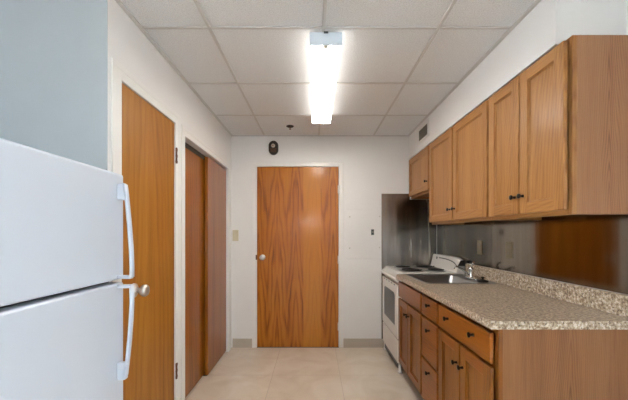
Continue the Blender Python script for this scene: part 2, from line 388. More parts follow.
for (a, b, c, d) in ((SY_0, SY_0 + 0.05, SZ_0, SZ_1), (SY_1 - 0.05, SY_1, SZ_0, SZ_1), (SY_0, SY_1, SZ_0, SZ_0 + 0.05), (SY_0, SY_1, SZ_1 - 0.05, SZ_1), (-1.825, -1.775, SZ_0, SZ_1)):
    box(bm, XR + 0.03, XR + 0.08, a, b, c, d, 0.003)
wn2 = struct(obj('added_window_2', bm, M['trimwhite']))
bm = B(); box(bm, XR + 0.053, XR + 0.057, SY_0 + 0.03, SY_1 - 0.03, SZ_0 + 0.03, SZ_1 - 0.03); obj('glass', bm, mg, wn2)
bm = B()
for (a, b, c, d) in ((LW[0], LW[0] + 0.05, LW[2], LW[3]), (LW[1] - 0.05, LW[1], LW[2], LW[3]), (LW[0], LW[1], LW[2], LW[2] + 0.05), (LW[0], LW[1], LW[3] - 0.05, LW[3]), (-1.825, -1.775, LW[2], LW[3])):
    box(bm, XFL - 0.08, XFL - 0.03, a, b, c, d, 0.003)
wn3 = struct(obj('added_window_3', bm, M['trimwhite']))
bm = B(); box(bm, XFL - 0.057, XFL - 0.053, LW[0] + 0.03, LW[1] - 0.03, LW[2] + 0.03, LW[3] - 0.03); obj('glass', bm, mg, wn3)

# ------------------------------------------------------------------ back door
bm = B(); box(bm, DX0 + 0.003, DX1 - 0.003, YB - 0.0, YB + 0.035, 0.006, DZ - 0.003, 0.0015, 0, 1)
d1 = struct(obj('door_1', bm, M['luan']))
def casing(bm, y0, y1, ztop, w, plane, axis, t=0.011):
    """mitred flat casing with a stepped outer band round an opening"""
    def b(a0, a1, z0, z1, tt, bev=0.003):
        if axis == 'X': box(bm, a0, a1, plane - tt, plane - 0.0003, z0, z1, bev, 0, 1)
        else: box(bm, plane + 0.0003, plane + tt, a0, a1, z0, z1, bev, 0, 1)
    for (s0, s1, o0, o1) in ((y0 - w, y0, y0 - w, y0 - w * 0.62), (y1, y1 + w, y1 + w * 0.62, y1 + w)):
        b(s0 + (0.002 if s0 < y0 else 0), s1 - (0.002 if s0 > y0 else 0), 0.0, ztop + w - 0.002, t * 0.7, 0.001); b(o0, o1, 0.0, ztop + w, t, 0.001)
    b(y0 + 0.0005, y1 - 0.0005, ztop, ztop + w - 0.002, t * 0.7, 0.001); b(y0 - w * 0.62 + 0.0002, y1 + w * 0.62 - 0.0002, ztop + w * 0.62, ztop + w - 0.0003, t - 0.0004, 0.001)
bm = B(); casing(bm, DX0 - 0.002, DX1 + 0.002, DZ, 0.05, YB, 'X'); obj('casing', bm, M['casing'], d1)
def knob_on(parent, c, axis, mat, name='door_knob', s=1.0):
    bm = B()
    lathe(bm, [(0.032 * s, 0), (0.032 * s, 0.006 * s), (0.026 * s, 0.010 * s), (0.012 * s, 0.012 * s), (0.011 * s, 0.032 * s), (0.020 * s, 0.036 * s), (0.027 * s, 0.045 * s),
               (0.0275 * s, 0.054 * s), (0.023 * s, 0.062 * s), (0.012 * s, 0.066 * s), (0.0, 0.067 * s)], c, axis)
    return obj(name, bm, mat, parent, smooth=False)
knob_on(d1, (-0.582, YB, 1.012), '-Y', M['knobsteel'], s=1.0)
bm = B(); box(bm, DX0 - 0.012, DX0 + 0.004, YB - 0.0115, YB - 0.004, 0.985, 1.04, 0.001); obj('latch_plate', bm, M['hinge'], d1)
def hinge(parent, c, axis, mat, gap=True):
    bm = B(); x, y, z = c
    tube(bm, [(x, y, z - 0.045), (x, y, z + 0.045)], 0.006, 12)
    for s in (-1, 1): lathe(bm, [(0.0045, 0.0), (0.007, 0.003), (0.004, 0.008), (0.0, 0.009)], (x, y, z + s * 0.045), 'Z' if s > 0 else '-Z', 10)
    if axis == 'Y':
        box(bm, x - 0.012, x + 0.012, y + 0.001, y + 0.003, z - 0.045, z + 0.045)
    else:
        for dz in (-0.04, 0.0, 0.04): box(bm, x - 0.006, x + 0.001, y - 0.002, y + 0.018, z + dz - 0.009, z + dz + 0.009)
    return obj('hinge', bm, mat, parent)
for z in (1.775, 0.985, 0.24): hinge(d1, (DX1 + 0.001, YB - 0.0165, z), 'Y', M['trimwhite'] if z > 0.5 else M['trimwhite'])
bm = B(); box(bm, DX0, DX1, YB - 0.004, YB + 0.04, 0.0, 0.005); obj('threshold', bm, M['toe'], d1)

# ------------------------------------------------------------------ left door
bm = B(); box(bm, XL - 0.037, XL - 0.001, D1[0] + 0.003, D1[1] - 0.003, 0.008, D1[2] - 0.003, 0.0015, 0, 1)
d2 = struct(obj('door_2', bm, M['birch']))
bm = B(); casing(bm, D1[0] - 0.001, D1[1] + 0.001, D1[2], 0.072, XL, 'Y'); obj('casing', bm, M['casing'], d2)
knob_on(d2, (XL - 0.001, 1.60, 0.985), 'X', M['knobsteel'], s=1.15)
for z in (1.80, 0.36): hinge(d2, (XL + 0.012, D1[1] + 0.002, z), 'X', M['hinge'])

# ------------------------------------------------------------------ closet sliding doors
d3 = bpy.data.objects.new('door_3', None); COL.objects.link(d3); struct(d3)
bm = B(); box(bm, XL - 0.090, XL - 0.060, CL[0] + 0.002, 2.815, 0.012, CL[2] - 0.03, 0.002); obj('sliding_panel', bm, M['closetwood'], d3)
bm = B(); box(bm, XL - 0.050, XL - 0.020, 2.775, CL[1] - 0.002, 0.012, CL[2] - 0.012, 0.002); obj('sliding_panel', bm, M['closetwood2'], d3)
bm = B(); casing(bm, CL[0] - 0.001, CL[1] + 0.001, CL[2], 0.062, XL, 'Y'); obj('casing', bm, M['casing'], d3)
bm = B(); box(bm, XL - 0.1, XL - 0.054, CL[0] + 0.001, CL[1] - 0.001, CL[2] - 0.026, CL[2] - 0.001); box(bm, XL - 0.0545, XL - 0.0525, CL[0] + 0.001, CL[1] - 0.001, CL[2] - 0.04, CL[2] - 0.001)
obj('track', bm, M['ventgrey'], d3)
bm = B(); box(bm, XL - 0.095, XL - 0.030, 2.785, 2.795, 0.0, 0.011); obj('floor_guide', bm, M['gasket'], d3)

# ------------------------------------------------------------------ baseboards
bm = B()
def basep(x0, x1): prism(bm, [(YB - 0.0004, 0.0), (YB - 0.012, 0.0), (YB - 0.006, 0.012), (YB - 0.005, 0.098), (YB - 0.0004, 0.1)], 'X', x0, x1)
basep(XL + 0.016, DX0 - 0.054); basep(DX1 + 0.054, 0.80); struct(obj('baseboard_back', bm, M['base']))

# ------------------------------------------------------------------ stainless sheets
def sheet(name, pts, axis, a, b, mat, label):
    bm = B(); prism(bm, pts, axis, a, b); o = obj(name, bm, mat); tag(o, label, 'backsplash'); return o
sheet('steel_backsplash', [(0.752, 0.0), (1.369, 0.0), (1.369, 1.660), (1.066, 1.660), (1.066, 1.725), (0.752, 1.725)], 'Y', YB - 0.003, YB - 0.0005, M['steel_back'],
      'tall streaked stainless steel sheet on the end wall behind the stove')
sheet('steel_backsplash', [(1.3, 1.0115), (2.79, 1.0115), (2.79, 0.0), (YB - 0.006, 0.0), (YB - 0.006, 1.660), (2.862, 1.660), (2.862, 1.379), (1.3, 1.379)], 'X', XR - 0.003, XR - 0.0005, M['steel_right'],
      'long reflective stainless steel sheet on the right wall above the counter')

# ------------------------------------------------------------------ cabinets
def cab_knob(parent, c):
    bm = B()
    lathe(bm, [(0.008, 0), (0.0065, 0.003), (0.005, 0.012), (0.007, 0.016), (0.0118, 0.019), (0.013, 0.023), (0.0105, 0.027), (0.0, 0.029)], c, '-X', 20)
    return obj('knob', bm, M['bronze'], parent)
def cab_door(root, xf, y0, y1, z0, z1, knob, mv, mh, st=0.057, t=0.019):
    """framed door; xf = front plane"""
    bm = B(); b = 0.004
    box(bm, xf, xf + t, y0, y0 + st, z0, z1, b, 0); box(bm, xf, xf + t, y1 - st, y1, z0, z1, b, 0)
    box(bm, xf + 0.0004, xf + t - 0.001, y0 + st - 0.006, y1 - st + 0.006, z0 + 0.0002, z0 + st, b, 1); box(bm, xf + 0.0004, xf + t - 0.001, y0 + st - 0.006, y1 - st + 0.006, z1 - st, z1 - 0.0002, b, 1)
    # moulded inner edge
    e = 0.006
    for (a0, a1, c0, c1) in ((y0 + st - 0.002, y0 + st + e, z0 + st - 0.002, z1 - st + 0.002), (y1 - st - e, y1 - st + 0.002, z0 + st - 0.002, z1 - st + 0.002),
                             (y0 + st, y1 - st, z0 + st - 0.002, z0 + st + e), (y0 + st, y1 - st, z1 - st - e, z1 - st + 0.002)):
        box(bm, xf + 0.0085, xf + 0.016, a0, a1, c0, c1, 0.0015, 0, 1)
    d = obj('door', bm, [mv, mh], root)
    bm = B(); box(bm, xf + 0.0125, xf + 0.0165, y0 + st - 0.0005, y1 - st + 0.0005, z0 + st - 0.0005, z1 - st + 0.0005); obj('center_panel', bm, mv, d)
    cab_knob(d, (xf, knob[0], knob[1]))
    return d
def drawer(root, xf, y0, y1, z0, z1, knobs, mh, t=0.019):
    bm = B(); box(bm, xf, xf + t, y0, y1, z0, z1, 0.007, 0, 3); d = obj('drawer', bm, mh, root)
    for k in knobs: cab_knob(d, (xf, k[0], k[1]))
    return d
XF = 1.081; XD = 1.052
def upper(label, y0, y1, z0, doors, side=False):
    r = thing('wall_cabinet', label, 'cabinet', (0, 0, 0), 'oak wall cabinets')
    bm = B(); x1 = XR - 0.0045 ; z1 = 2.111
    if z0 < 1.4: pass
    box(bm, XF + 0.019, x1, y0 + 0.0005, y0 + 0.016, z0, z1, 0.0008, 2 if side else 0, 1); box(bm, XF + 0.019, x1, y1 - 0.016, y1 - 0.0005, z0, z1)
    box(bm, XF + 0.019, x1, y0 + 0.016, y1 - 0.016, z0 + 0.022, z0 + 0.034, 0, 1); box(bm, XF + 0.019, x1, y0 + 0.016, y1 - 0.016, z1 - 0.014, z1)
    box(bm, x1 - 0.006, x1, y0 + 0.016, y1 - 0.016, z0 + 0.034, z1 - 0.014)
    obj('carcass', bm, [M['oak_v'], M['oak_h'], M['oak_side']], r)
    bm = B(); w = 0.036
    box(bm, XF, XF + 0.019, y0 + 0.0005, y0 + w, z0, z1, 0.0012, 0, 1); box(bm, XF, XF + 0.019, y1 - w, y1 - 0.0005, z0, z1, 0.0012, 0, 1)
    box(bm, XF + 0.0002, XF + 0.0188, y0 + w, y1 - w, z0 + 0.0002, z0 + w, 0, 1); box(bm, XF + 0.0002, XF + 0.0188, y0 + w, y1 - w, z1 - w, z1 - 0.0002, 0, 1)
    if len(doors) > 1:
        ym = (doors[0][1] + doors[1][0]) / 2; box(bm, XF + 0.0002, XF + 0.0188, ym - 0.03, ym + 0.03, z0 + w, z1 - w, 0, 0)
    obj('face_frame', bm, [M['oak_v'], M['oak_h']], r)
    for (a, b, kn) in doors: cab_door(r, XD, a, b, z0 + 0.020, 2.096, kn, M['oak_v'], M['oak_h'])
    return r
upper('oak wall cabinet nearest the room, with its grained side panel facing out and two doors', 1.298, 1.886, 1.359,
      [(1.309, 1.592, (1.565, 1.468)), (1.601, 1.876, (1.628, 1.468))], side=True)
upper('wide oak wall cabinet in the middle, two doors above the sink end of the counter', 1.886, 2.857, 1.359,
      [(1.897, 2.357, (2.328, 1.466)), (2.379, 2.846, (2.408, 1.466))])
upper('short single door oak wall cabinet over the stove', 2.857, 3.474, 1.665, [(2.870, 3.462, (2.905, 1.77))])

BF = 0.776; BD = 0.745
def base_cab(label, y0, y1, side=False):
    r = thing('base_cabinet', label, 'cabinet', (0, 0, 0), 'oak base cabinets')
    x1 = XR - 0.012; z0 = 0.10; z1 = 0.8785
    bm = B()
    box(bm, BF + 0.019, x1, y0 + 0.0005, y0 + 0.018, 0.0 if side else z0, z1, 0.0008, 1 if side else 0, 1); box(bm, BF + 0.019, x1, y1 - 0.018, y1 - 0.0005, z0, z1)
    box(bm, BF + 0.019, x1, y0 + 0.018, y1 - 0.018, z0, z0 + 0.015); box(bm, x1 - 0.006, x1, y0 + 0.018, y1 - 0.018, z0 + 0.015, z1)
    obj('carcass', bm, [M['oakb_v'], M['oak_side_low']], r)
    bm = B(); box(bm, BF + 0.075, BF + 0.09, y0 + (0.019 if side else 0.0005), y1 - 0.0005, 0.0, z0 - 0.0005); obj('toe_kick', bm, M['toe'], r)
    return r, z0, z1
def bframe(r, y0, y1, z0, z1, rails, wl=0.036, wr=0.036, mid=None):
    bm = B()
    box(bm, BF, BF + 0.019, y0 + 0.0005, y0 + wl, z0, z1, 0.0012, 0, 1); box(bm, BF, BF + 0.019, y1 - wr, y1 - 0.0005, z0, z1, 0.0012, 0, 1)
    for (a, b) in rails: box(bm, BF + 0.0002, BF + 0.0188, y0 + wl, y1 - wr, a, b, 0, 1)
    if mid: box(bm, BF + 0.0004, BF + 0.0186, mid - 0.03, mid + 0.03, z0 + 0.04, 0.70, 0, 0)
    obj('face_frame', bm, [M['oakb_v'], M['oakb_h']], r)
bv, bh = M['oakb_v'], M['oakb_h']
r, z0, z1 = base_cab('oak base cabinet at the counter\'s open end, wide two-knob drawer over two doors', 1.305, 1.880, True)
bframe(r, 1.305, 1.880, z0, z1, [(z0, z0 + 0.04), (0.69, 0.735), (0.85, z1)], mid=1.595)
drawer(r, BD, 1.318, 1.866, 0.722, 0.856, [(1.455, 0.803), (1.731, 0.803)], bh)
cab_door(r, BD, 1.318, 1.589, 0.145, 0.708, (1.560, 0.604), bv, bh); cab_door(r, BD, 1.597, 1.866, 0.145, 0.708, (1.625, 0.604), bv, bh)
r, z0, z1 = base_cab('narrow oak base cabinet with three stacked drawers between the other two', 1.880, 2.167)
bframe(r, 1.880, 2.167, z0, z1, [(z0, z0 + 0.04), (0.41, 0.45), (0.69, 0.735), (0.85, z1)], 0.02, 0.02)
for (a, b, kz) in ((0.722, 0.856, 0.81), (0.436, 0.708, 0.648), (0.145, 0.422, 0.372)): drawer(r, BD, 1.888, 2.159, a, b, [(2.012, kz)], bh)
r, z0, z1 = base_cab('oak sink base cabinet next to the stove, plain false drawer front over two doors', 2.167, 2.765)
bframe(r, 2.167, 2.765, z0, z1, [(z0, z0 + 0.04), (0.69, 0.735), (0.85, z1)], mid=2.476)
bm = B(); box(bm, BD, BD + 0.019, 2.180, 2.755, 0.722, 0.856, 0.007, 0, 3); obj('false_drawer_front', bm, bh, r)
cab_door(r, BD, 2.180, 2.472, 0.145, 0.708, (2.445, 0.622), bv, bh); cab_door(r, BD, 2.480, 2.755, 0.145, 0.708, (2.508, 0.622), bv, bh)

# ------------------------------------------------------------------ countertop
CX0, CX1, CY0, CY1, CZ0, CZ1 = 0.732, XR - 0.0045, 1.290, 2.778, 0.8795, 0.914
HX0, HX1, HY0, HY1 = 0.822, 1.300, 2.270, 2.722
ct = thing('countertop', 'speckled beige granite-look countertop with low backsplash, on the oak base cabinets', 'countertop')
bm = B()
xs = [CX0, HX0, HX1, CX1]; ys = [CY0, HY0, HY1, CY1]
vt = [[bm.verts.new((x, y, CZ1)) for y in ys] for x in xs]; vb = [[bm.verts.new((x, y, CZ0)) for y in ys] for x in xs]
for i in range(3):
    for j in range(3):
        if i == 1 and j == 1: continue
        bm.faces.new((vt[i][j], vt[i + 1][j], vt[i + 1][j + 1], vt[i][j + 1])); bm.faces.new((vb[i][j], vb[i][j + 1], vb[i + 1][j + 1], vb[i + 1][j]))
for i in range(3):
    bm.faces.new((vt[i][0], vb[i][0], vb[i + 1][0], vt[i + 1][0])); bm.faces.new((vt[i][3], vt[i + 1][3], vb[i + 1][3], vb[i][3]))
    bm.faces.new((vt[0][i], vt[0][i + 1], vb[0][i + 1], vb[0][i])); bm.faces.new((vt[3][i], vb[3][i], vb[3][i + 1], vt[3][i + 1]))
for (a, b) in (((1, 1), (1, 2)), ((1, 2), (2, 2)), ((2, 2), (2, 1)), ((2, 1), (1, 1))):
    bm.faces.new((vt[a[0]][a[1]], vt[b[0]][b[1]], vb[b[0]][b[1]], vb[a[0]][a[1]]))
bm.edges.ensure_lookup_table()
es = [e for e in bm.edges if all(abs(v.co.x - CX0) < 1e-6 and v.co.z > CZ1 - 1e-6 for v in e.verts)]
es += [e for e in bm.edges if all(abs(v.co.x - CX0) < 1e-6 and v.co.z < CZ0 + 1e-6 for v in e.verts)]
es += [e for e in bm.edges if all(abs(v.co.y - CY0) < 1e-6 and v.co.z > CZ1 - 1e-6 for v in e.verts)]
bmesh.ops.bevel(bm, geom=es, offset=0.004, segments=2, affect='EDGES')
obj('worktop', bm, M['laminate'], ct)
bm = B(); box(bm, XR - 0.0235, XR - 0.0045, CY0, CY1, CZ1 + 0.0002, 1.010, 0.003); obj('backsplash', bm, M['laminate'], ct)

# ------------------------------------------------------------------ sink
sk = thing('sink', 'single bowl stainless steel drop-in sink set in the countertop beside the stove', 'sink', (0, 0, 0))
RX0, RX1, RY0, RY1 = 0.802, 1.335, 2.250, 2.742
def rrect(x0, x1, y0, y1, r, z, n=6):
    out = []
    for (cx, cy, a0) in ((x1 - r, y1 - r, 0), (x0 + r, y1 - r, PI / 2), (x0 + r, y0 + r, PI), (x1 - r, y0 + r, 1.5 * PI)):
        for k in range(n + 1):
            a = a0 + PI / 2 * k / n; out.append((cx + r * math.cos(a), cy + r * math.sin(a), z))
    return out
def loft(bm, loops, cap_end=True):
    rings = [[bm.verts.new(p) for p in lp] for lp in loops]
    for a, b in zip(rings[:-1], rings[1:]):
        n = len(a)
        for k in range(n):
            f = bm.faces.new((a[k], a[(k + 1) % n], b[(k + 1) % n], b[k])); f.smooth = True
    if cap_end: bm.faces.new(rings[-1])
BX0, BX1, BY0, BY1 = 0.838, 1.205, 2.285, 2.710
bm = B()
loft(bm, [rrect(RX0, RX1, RY0, RY1, 0.03, CZ1 + 0.0004), rrect(RX0 + 0.002, RX1 - 0.002, RY0 + 0.002, RY1 - 0.002, 0.03, CZ1 + 0.005), rrect(RX0 + 0.012, RX1 - 0.012, RY0 + 0.012, RY1 - 0.012, 0.03, CZ1 + 0.005),
          rrect(RX0 + 0.016, RX1 - 0.016, RY0 + 0.016, RY1 - 0.016, 0.03, CZ1 + 0.0025),
          rrect(BX0 - 0.008, BX1 + 0.008, BY0 - 0.008, BY1 + 0.008, 0.05, CZ1 + 0.0022), rrect(BX0, BX1, BY0, BY1, 0.05, CZ1 - 0.004), rrect(BX0 + 0.006, BX1 - 0.006, BY0 + 0.006, BY1 - 0.006, 0.05, CZ1 - 0.13),
          rrect(BX0 + 0.02, BX1 - 0.02, BY0 + 0.02, BY1 - 0.02, 0.05, CZ1 - 0.152), rrect(BX0 + 0.14, BX1 - 0.14, BY0 + 0.16, BY1 - 0.16, 0.03, CZ1 - 0.158)])
obj('basin', bm, M['sinksteel'], sk)
bm = B(); lathe(bm, [(0.042, 0), (0.042, 0.003), (0.034, 0.004), (0.03, 0.001), (0.0, 0.001)], ((BX0 + BX1) / 2, (BY0 + BY1) / 2, CZ1 - 0.1575), 'Z'); obj('drain', bm, M['chrome'], sk)
# faucet
LZ = CZ1 + 0.0030
fx, fy = 1.262, 2.50
fc = thing('faucet', 'chrome single lever kitchen faucet on the sink ledge', 'faucet', (fx, fy, LZ))
bm = B(); prism(bm, [(0.026 * math.cos(a) , (0.085 if math.sin(a) > 0 else -0.085) + 0.026 * math.sin(a)) for a in [2 * PI * k / 24 + 0.001 for k in range(24)]], 'Z', 0.0, 0.010, bev=0.002); obj('base_plate', bm, M['chrome'], fc)
bm = B(); lathe(bm, [(0.022, 0.010), (0.018, 0.02), (0.016, 0.05), (0.017, 0.062), (0.020, 0.066), (0.018, 0.083), (0.010, 0.093), (0.0, 0.095)], (0, 0, 0), 'Z'); obj('body', bm, M['chrome'], fc)
bm = B(); tube(bm, [(-0.010, 0, 0.030), (-0.035, 0.0, 0.048), (-0.075, 0.0, 0.076), (-0.11, 0.0, 0.094), (-0.128, 0.0, 0.094), (-0.135, 0.0, 0.078)], 0.011, 14, radii=[0.011, 0.0085, 0.0075, 0.007, 0.0075, 0.008]); obj('spout', bm, M['chrome'], fc)
bm = B(); tube(bm, [(0, 0, 0.085), (0.006, 0.0, 0.105), (0.008, -0.012, 0.122), (0.004, -0.035, 0.132)], 0.007, 12, radii=[0.011, 0.009, 0.008, 0.0075]); obj('lever', bm, M['chrome'], fc)
# black side sprayer / stopper
sp = thing('sink_stopper', 'low black round sink stopper with a knob lying on the sink ledge', 'sink stopper', (1.262, 2.325, LZ))
bm = B(); lathe(bm, [(0.036, 0), (0.039, 0.004), (0.036, 0.010), (0.020, 0.015), (0.009, 0.018)], (0, 0, 0), 'Z'); obj('disc', bm, M['black'], sp)
bm = B(); lathe(bm, [(0.008, 0.0175), (0.007, 0.026), (0.012, 0.030), (0.012, 0.036), (0.0, 0.039)], (0, 0, 0), 'Z'); obj('knob', bm, M['black'], sp)

# ------------------------------------------------------------------ stove
sv = thing('stove', 'white electric coil stove in the corner between end wall and counter', 'stove', (0, 0, 0))
W = M['rangewhite']; SX0, SX1, SY0, SY1 = 0.757, 1.362, 2.815, 3.445
bm = B(); box(bm, SX0 + 0.03, SX1, SY0, SY1, 0.085, 0.872, 0.004); obj('body', bm, W, sv)
bm = B(); prism(bm, [(SX1, 0.873), (SX1, 0.922), (0.812, 0.922), (0.800, 0.919), (0.744, 0.873), (0.738, 0.858), (0.742, 0.842), (0.770, 0.838), (0.786, 0.842), (0.786, 0.8725)], 'Y', SY0 - 0.004, SY1 + 0.004, bev=0.0025)
ck = obj('cooktop', bm, W, sv)
bm = B(); prism(bm, [(0.7925, 0.9150), (0.7905, 0.9166), (0.7485, 0.8815), (0.7505, 0.8799)], 'Y', SY0 + 0.05, SY1 - 0.05); obj('front_strip', bm, simple('pale grey print', rgb(206, 204, 198), 0.3), ck)
for (bx, by, br) in ((0.93, 3.28, 0.075), (1.165, 3.28, 0.095), (0.93, 2.985, 0.095), (1.165, 2.985, 0.075)):
    bm = B(); lathe(bm, [(br + 0.022, 0.0003), (br + 0.020, 0.004), (br + 0.012, 0.0035), (br, 0.001), (0.0, 0.0008)], (bx, by, 0.922), 'Z', 32); bu = obj('burner', bm, M['drip'], sv)
    bm = B(); pts = []; turns = 4
    for k in range(turns * 24 + 1):
        a = 2 * PI * k / 24; rr = 0.016 + (br - 0.016) * k / (turns * 24); pts.append((bx + rr * math.cos(a), by + rr * math.sin(a), 0.9335))
    tube(bm, pts, 0.0055, 6); obj('coil', bm, M['coil'], bu)
bm = B(); box(bm, SX0 - 0.003, SX0 + 0.0295, SY0 + 0.004, SY1 - 0.004, 0.315, 0.812, 0.006); od = obj('oven_door', bm, W, sv)
bm = B(); prism(bm, [(2.915, 0.418), (3.345, 0.418), (3.345, 0.70), (3.315, 0.722), (2.945, 0.722), (2.915, 0.70)], 'X', SX0 - 0.0045, SX0 - 0.0028); obj('window', bm, M['ovenglass'], od)
for k in range(5):
    y = 2.90 + k * 0.105; bm = B(); box(bm, SX0 - 0.0040, SX0 - 0.0028, y, y + 0.05, 0.792, 0.803); obj('vent_slot', bm, M['black'], od)
bm = B(); box(bm, SX0, SX0 + 0.0295, SY0 + 0.004, SY1 - 0.004, 0.095, 0.303, 0.005); obj('drawer', bm, W, sv)
for (fx_, fy_) in ((SX0 + 0.024, SY0 + 0.024), (SX0 + 0.024, SY1 - 0.024), (SX1 - 0.05, SY0 + 0.04), (SX1 - 0.05, SY1 - 0.04)):
    bm = B(); lathe(bm, [(0.02, 0), (0.02, 0.02), (0.013, 0.026), (0.013, 0.0845)], (fx_, fy_, 0), 'Z', 14); obj('foot', bm, M['rangewhite'], sv)
bm = B(); box(bm, SX0 + 0.012, SX0 + 0.03, SY0 + 0.05, SY1 - 0.05, 0.035, 0.0845); obj('gap_shade', bm, M['black'], sv)  # black strip painting in the dark gap below the drawer
# backguard
bm = B(); n = 12
prof = []
zt = lambda y: 1.052 - 0.018 * ((max(0, (2.93 - y)) / 0.10) ** 2)
ysb = [SY0 + (SY1 - SY0) * k / 20 for k in range(21)]
rings = []
for y in ysb:
    t = zt(y)
    rings.append([bm.verts.new(p) for p in ((1.285, y, 0.9225), (1.292, y, 0.935), (1.318, y, t - 0.012), (1.326, y, t), (1.355, y, t + 0.002), (SX1, y, t - 0.006), (SX1, y, 0.9225))])
for a, b in zip(rings[:-1], rings[1:]):
    for k in range(7): bm.faces.new((a[k], a[(k + 1) % 7], b[(k + 1) % 7], b[k]))
bm.faces.new(rings[0][::-1]); bm.faces.new(rings[-1])
bg_ = obj('backguard', bm, W, sv)
def gx(z): return 1.292 + (z - 0.935) / (1.040 - 0.935) * 0.026
bm = B()
cv = [(3.27, 1.030), (3.17, 1.031), (3.07, 1.029), (2.99, 1.024), (2.92, 1.014), (2.87, 1.000), (2.835, 0.985)]
top = [bm.verts.new((gx(z) - 0.002, y, z)) for y, z in cv]; bot = [bm.verts.new((gx(z - 0.010) - 0.002, y, z - 0.010)) for y, z in cv]
for k in range(len(cv) - 1): bm.faces.new((top[k], top[k + 1], bot[k + 1], bot[k]))
r_ = bmesh.ops.solidify(bm, geom=bm.faces[:], thickness=0.001)
obj('control_stripe', bm, M['black'], bg_)
bm = B(); lathe(bm, [(0.014, 0), (0.013, 0.006), (0.0, 0.007)], (gx(1.02), 3.32, 1.02), '-X', 18); obj('clock_dial', bm, M['ovenglass'], bg_)
bm = B(); prism(bm, [(1.300, 0.985), (1.290, 0.965), (1.318, 1.022), (1.326, 1.034), (1.357, 1.036), (1.360, 0.985)][0:1] + [(1.318, 1.020), (1.328, 1.034), (1.357, 1.036), (1.360, 0.985)], 'Y', SY0 - 0.012, SY0 - 0.0005); obj('end_cap', bm, M['black'], bg_)

# ------------------------------------------------------------------ refrigerator
fr = thing('refrigerator', 'white top-freezer refrigerator standing at the left edge', 'refrigerator', (0, 0, 0))
FX = -0.80; FY0, FY1 = 0.69, 1.303; A = M['appliance']
bm = B(); box(bm, FX - 0.72, FX - 0.062, FY0 + 0.004, FY1 - 0.004, 0.03, 1.515, 0.006); obj('cabinet', bm, A, fr)
def fdoor(name, z0, z1):
    bm = B(); box(bm, FX - 0.055, FX, FY0, FY1, z0, z1, 0.010, 0, 4); return obj(name, bm, A, fr)
dtop = fdoor('freezer_door', 1.090, 1.525); dlow = fdoor('fresh_food_door', 0.075, 1.077)
bm = B(); box(bm, FX - 0.0615, FX - 0.0555, FY0 + 0.012, FY1 - 0.012, 0.08, 1.51); obj('gasket', bm, M['gasket'], fr)
bm = B(); box(bm, FX - 0.060, FX - 0.02, FY0 + 0.01, FY1 - 0.01, 0.012, 0.068, 0.003); obj('toe_grille', bm, M['gasket'], fr)
for (a, b) in ((FX - 0.66, FY0 + 0.05), (FX - 0.66, FY1 - 0.05), (FX - 0.12, FY0 + 0.05), (FX - 0.12, FY1 - 0.05)):
    bm = B(); lathe(bm, [(0.02, 0), (0.02, 0.01), (0.01, 0.012), (0.01, 0.031)], (a, b, 0), 'Z', 12); obj('foot', bm, M['gasket'], fr)
def handle(parent, pts, mount, seamz):
    """pts: (z, standoff); flat bowed bar"""
    bm = B(); yc = 1.264; w = 0.012; t = 0.009
    rings = []
    for (z, s) in pts:
        rings.append([bm.verts.new(p) for p in ((FX + s - t, yc - w, z), (FX + s - 0.002, yc - w * 1.0, z), (FX + s, yc - w * 0.6, z), (FX + s, yc + w * 0.6, z), (FX + s - 0.002, yc + w, z), (FX + s - t, yc + w, z))])
    for a, b in zip(rings[:-1], rings[1:]):
        for k in range(6): f = bm.faces.new((a[k], a[(k + 1) % 6], b[(k + 1) % 6], b[k])); f.smooth = (k != 5)
    bm.faces.new(rings[0][::-1]); bm.faces.new(rings[-1])
    box(bm, FX + 0.0003, FX + mount[2], yc - w, yc + w, mount[0], mount[1], 0.004)
    box(bm, FX + 0.0003, FX + 0.056, yc - w, yc + w, seamz - 0.007, seamz + 0.007, 0.003)
    obj('handle', bm, A, parent)
handle(dtop, [(1.483, 0.026), (1.478, 0.034), (1.44, 0.039), (1.38, 0.045), (1.30, 0.052), (1.22, 0.058), (1.15, 0.061), (1.102, 0.061)], (1.415, 1.480, 0.034), 1.102)
handle(dlow, [(1.066, 0.061), (1.0, 0.061), (0.93, 0.058), (0.85, 0.052), (0.77, 0.044), (0.70, 0.036), (0.686, 0.028)], (0.686, 0.755, 0.034), 1.064)
# ------------------------------------------------------------------ ceiling light
lf = thing('ceiling_light', 'long white fluorescent ceiling light with a glowing lens', 'ceiling light', (0.062, 0, 0))
LY0, LY1 = 1.672, 2.872
bm = B(); box(bm, -0.065, 0.065, LY0 + 0.01, LY1 - 0.01, ZC - 0.028, ZC - 0.0045); obj('housing', bm, M['capwhite'], lf)
bm = B(); prism(bm, [(-0.083, 2.346), (-0.088, 2.330), (-0.087, 2.310), (-0.080, 2.297), (0.080, 2.297), (0.087, 2.310), (0.088, 2.330), (0.083, 2.346)], 'Y', LY0 + 0.008, LY1 - 0.008)
bm.normal_update()
for f in bm.faces:
    if f.normal.z > -0.9: f.material_index = 1
obj('lens', bm, [M['lens'], M['lens_side']], lf)
for y in (LY0, LY1 - 0.0075):
    bm = B(); box(bm, -0.089, 0.089, y, y + 0.0075, 2.2955, ZC - 0.0075, 0.002); obj('end_cap', bm, M['capwhite'], lf)
bm = B(); box(bm, -0.012, 0.012, LY0 - 0.002, LY0 - 0.0002, ZC - 0.0155, ZC - 0.0045); obj('clip', bm, M['gasket'], lf)
bm = B(); lathe(bm, [(0.016, 0.0), (0.015, 0.004), (0.0, 0.006)], (0, LY0 + 0.017, 2.2968), '-Z', 16); obj('latch', bm, M['knobsteel'], lf)
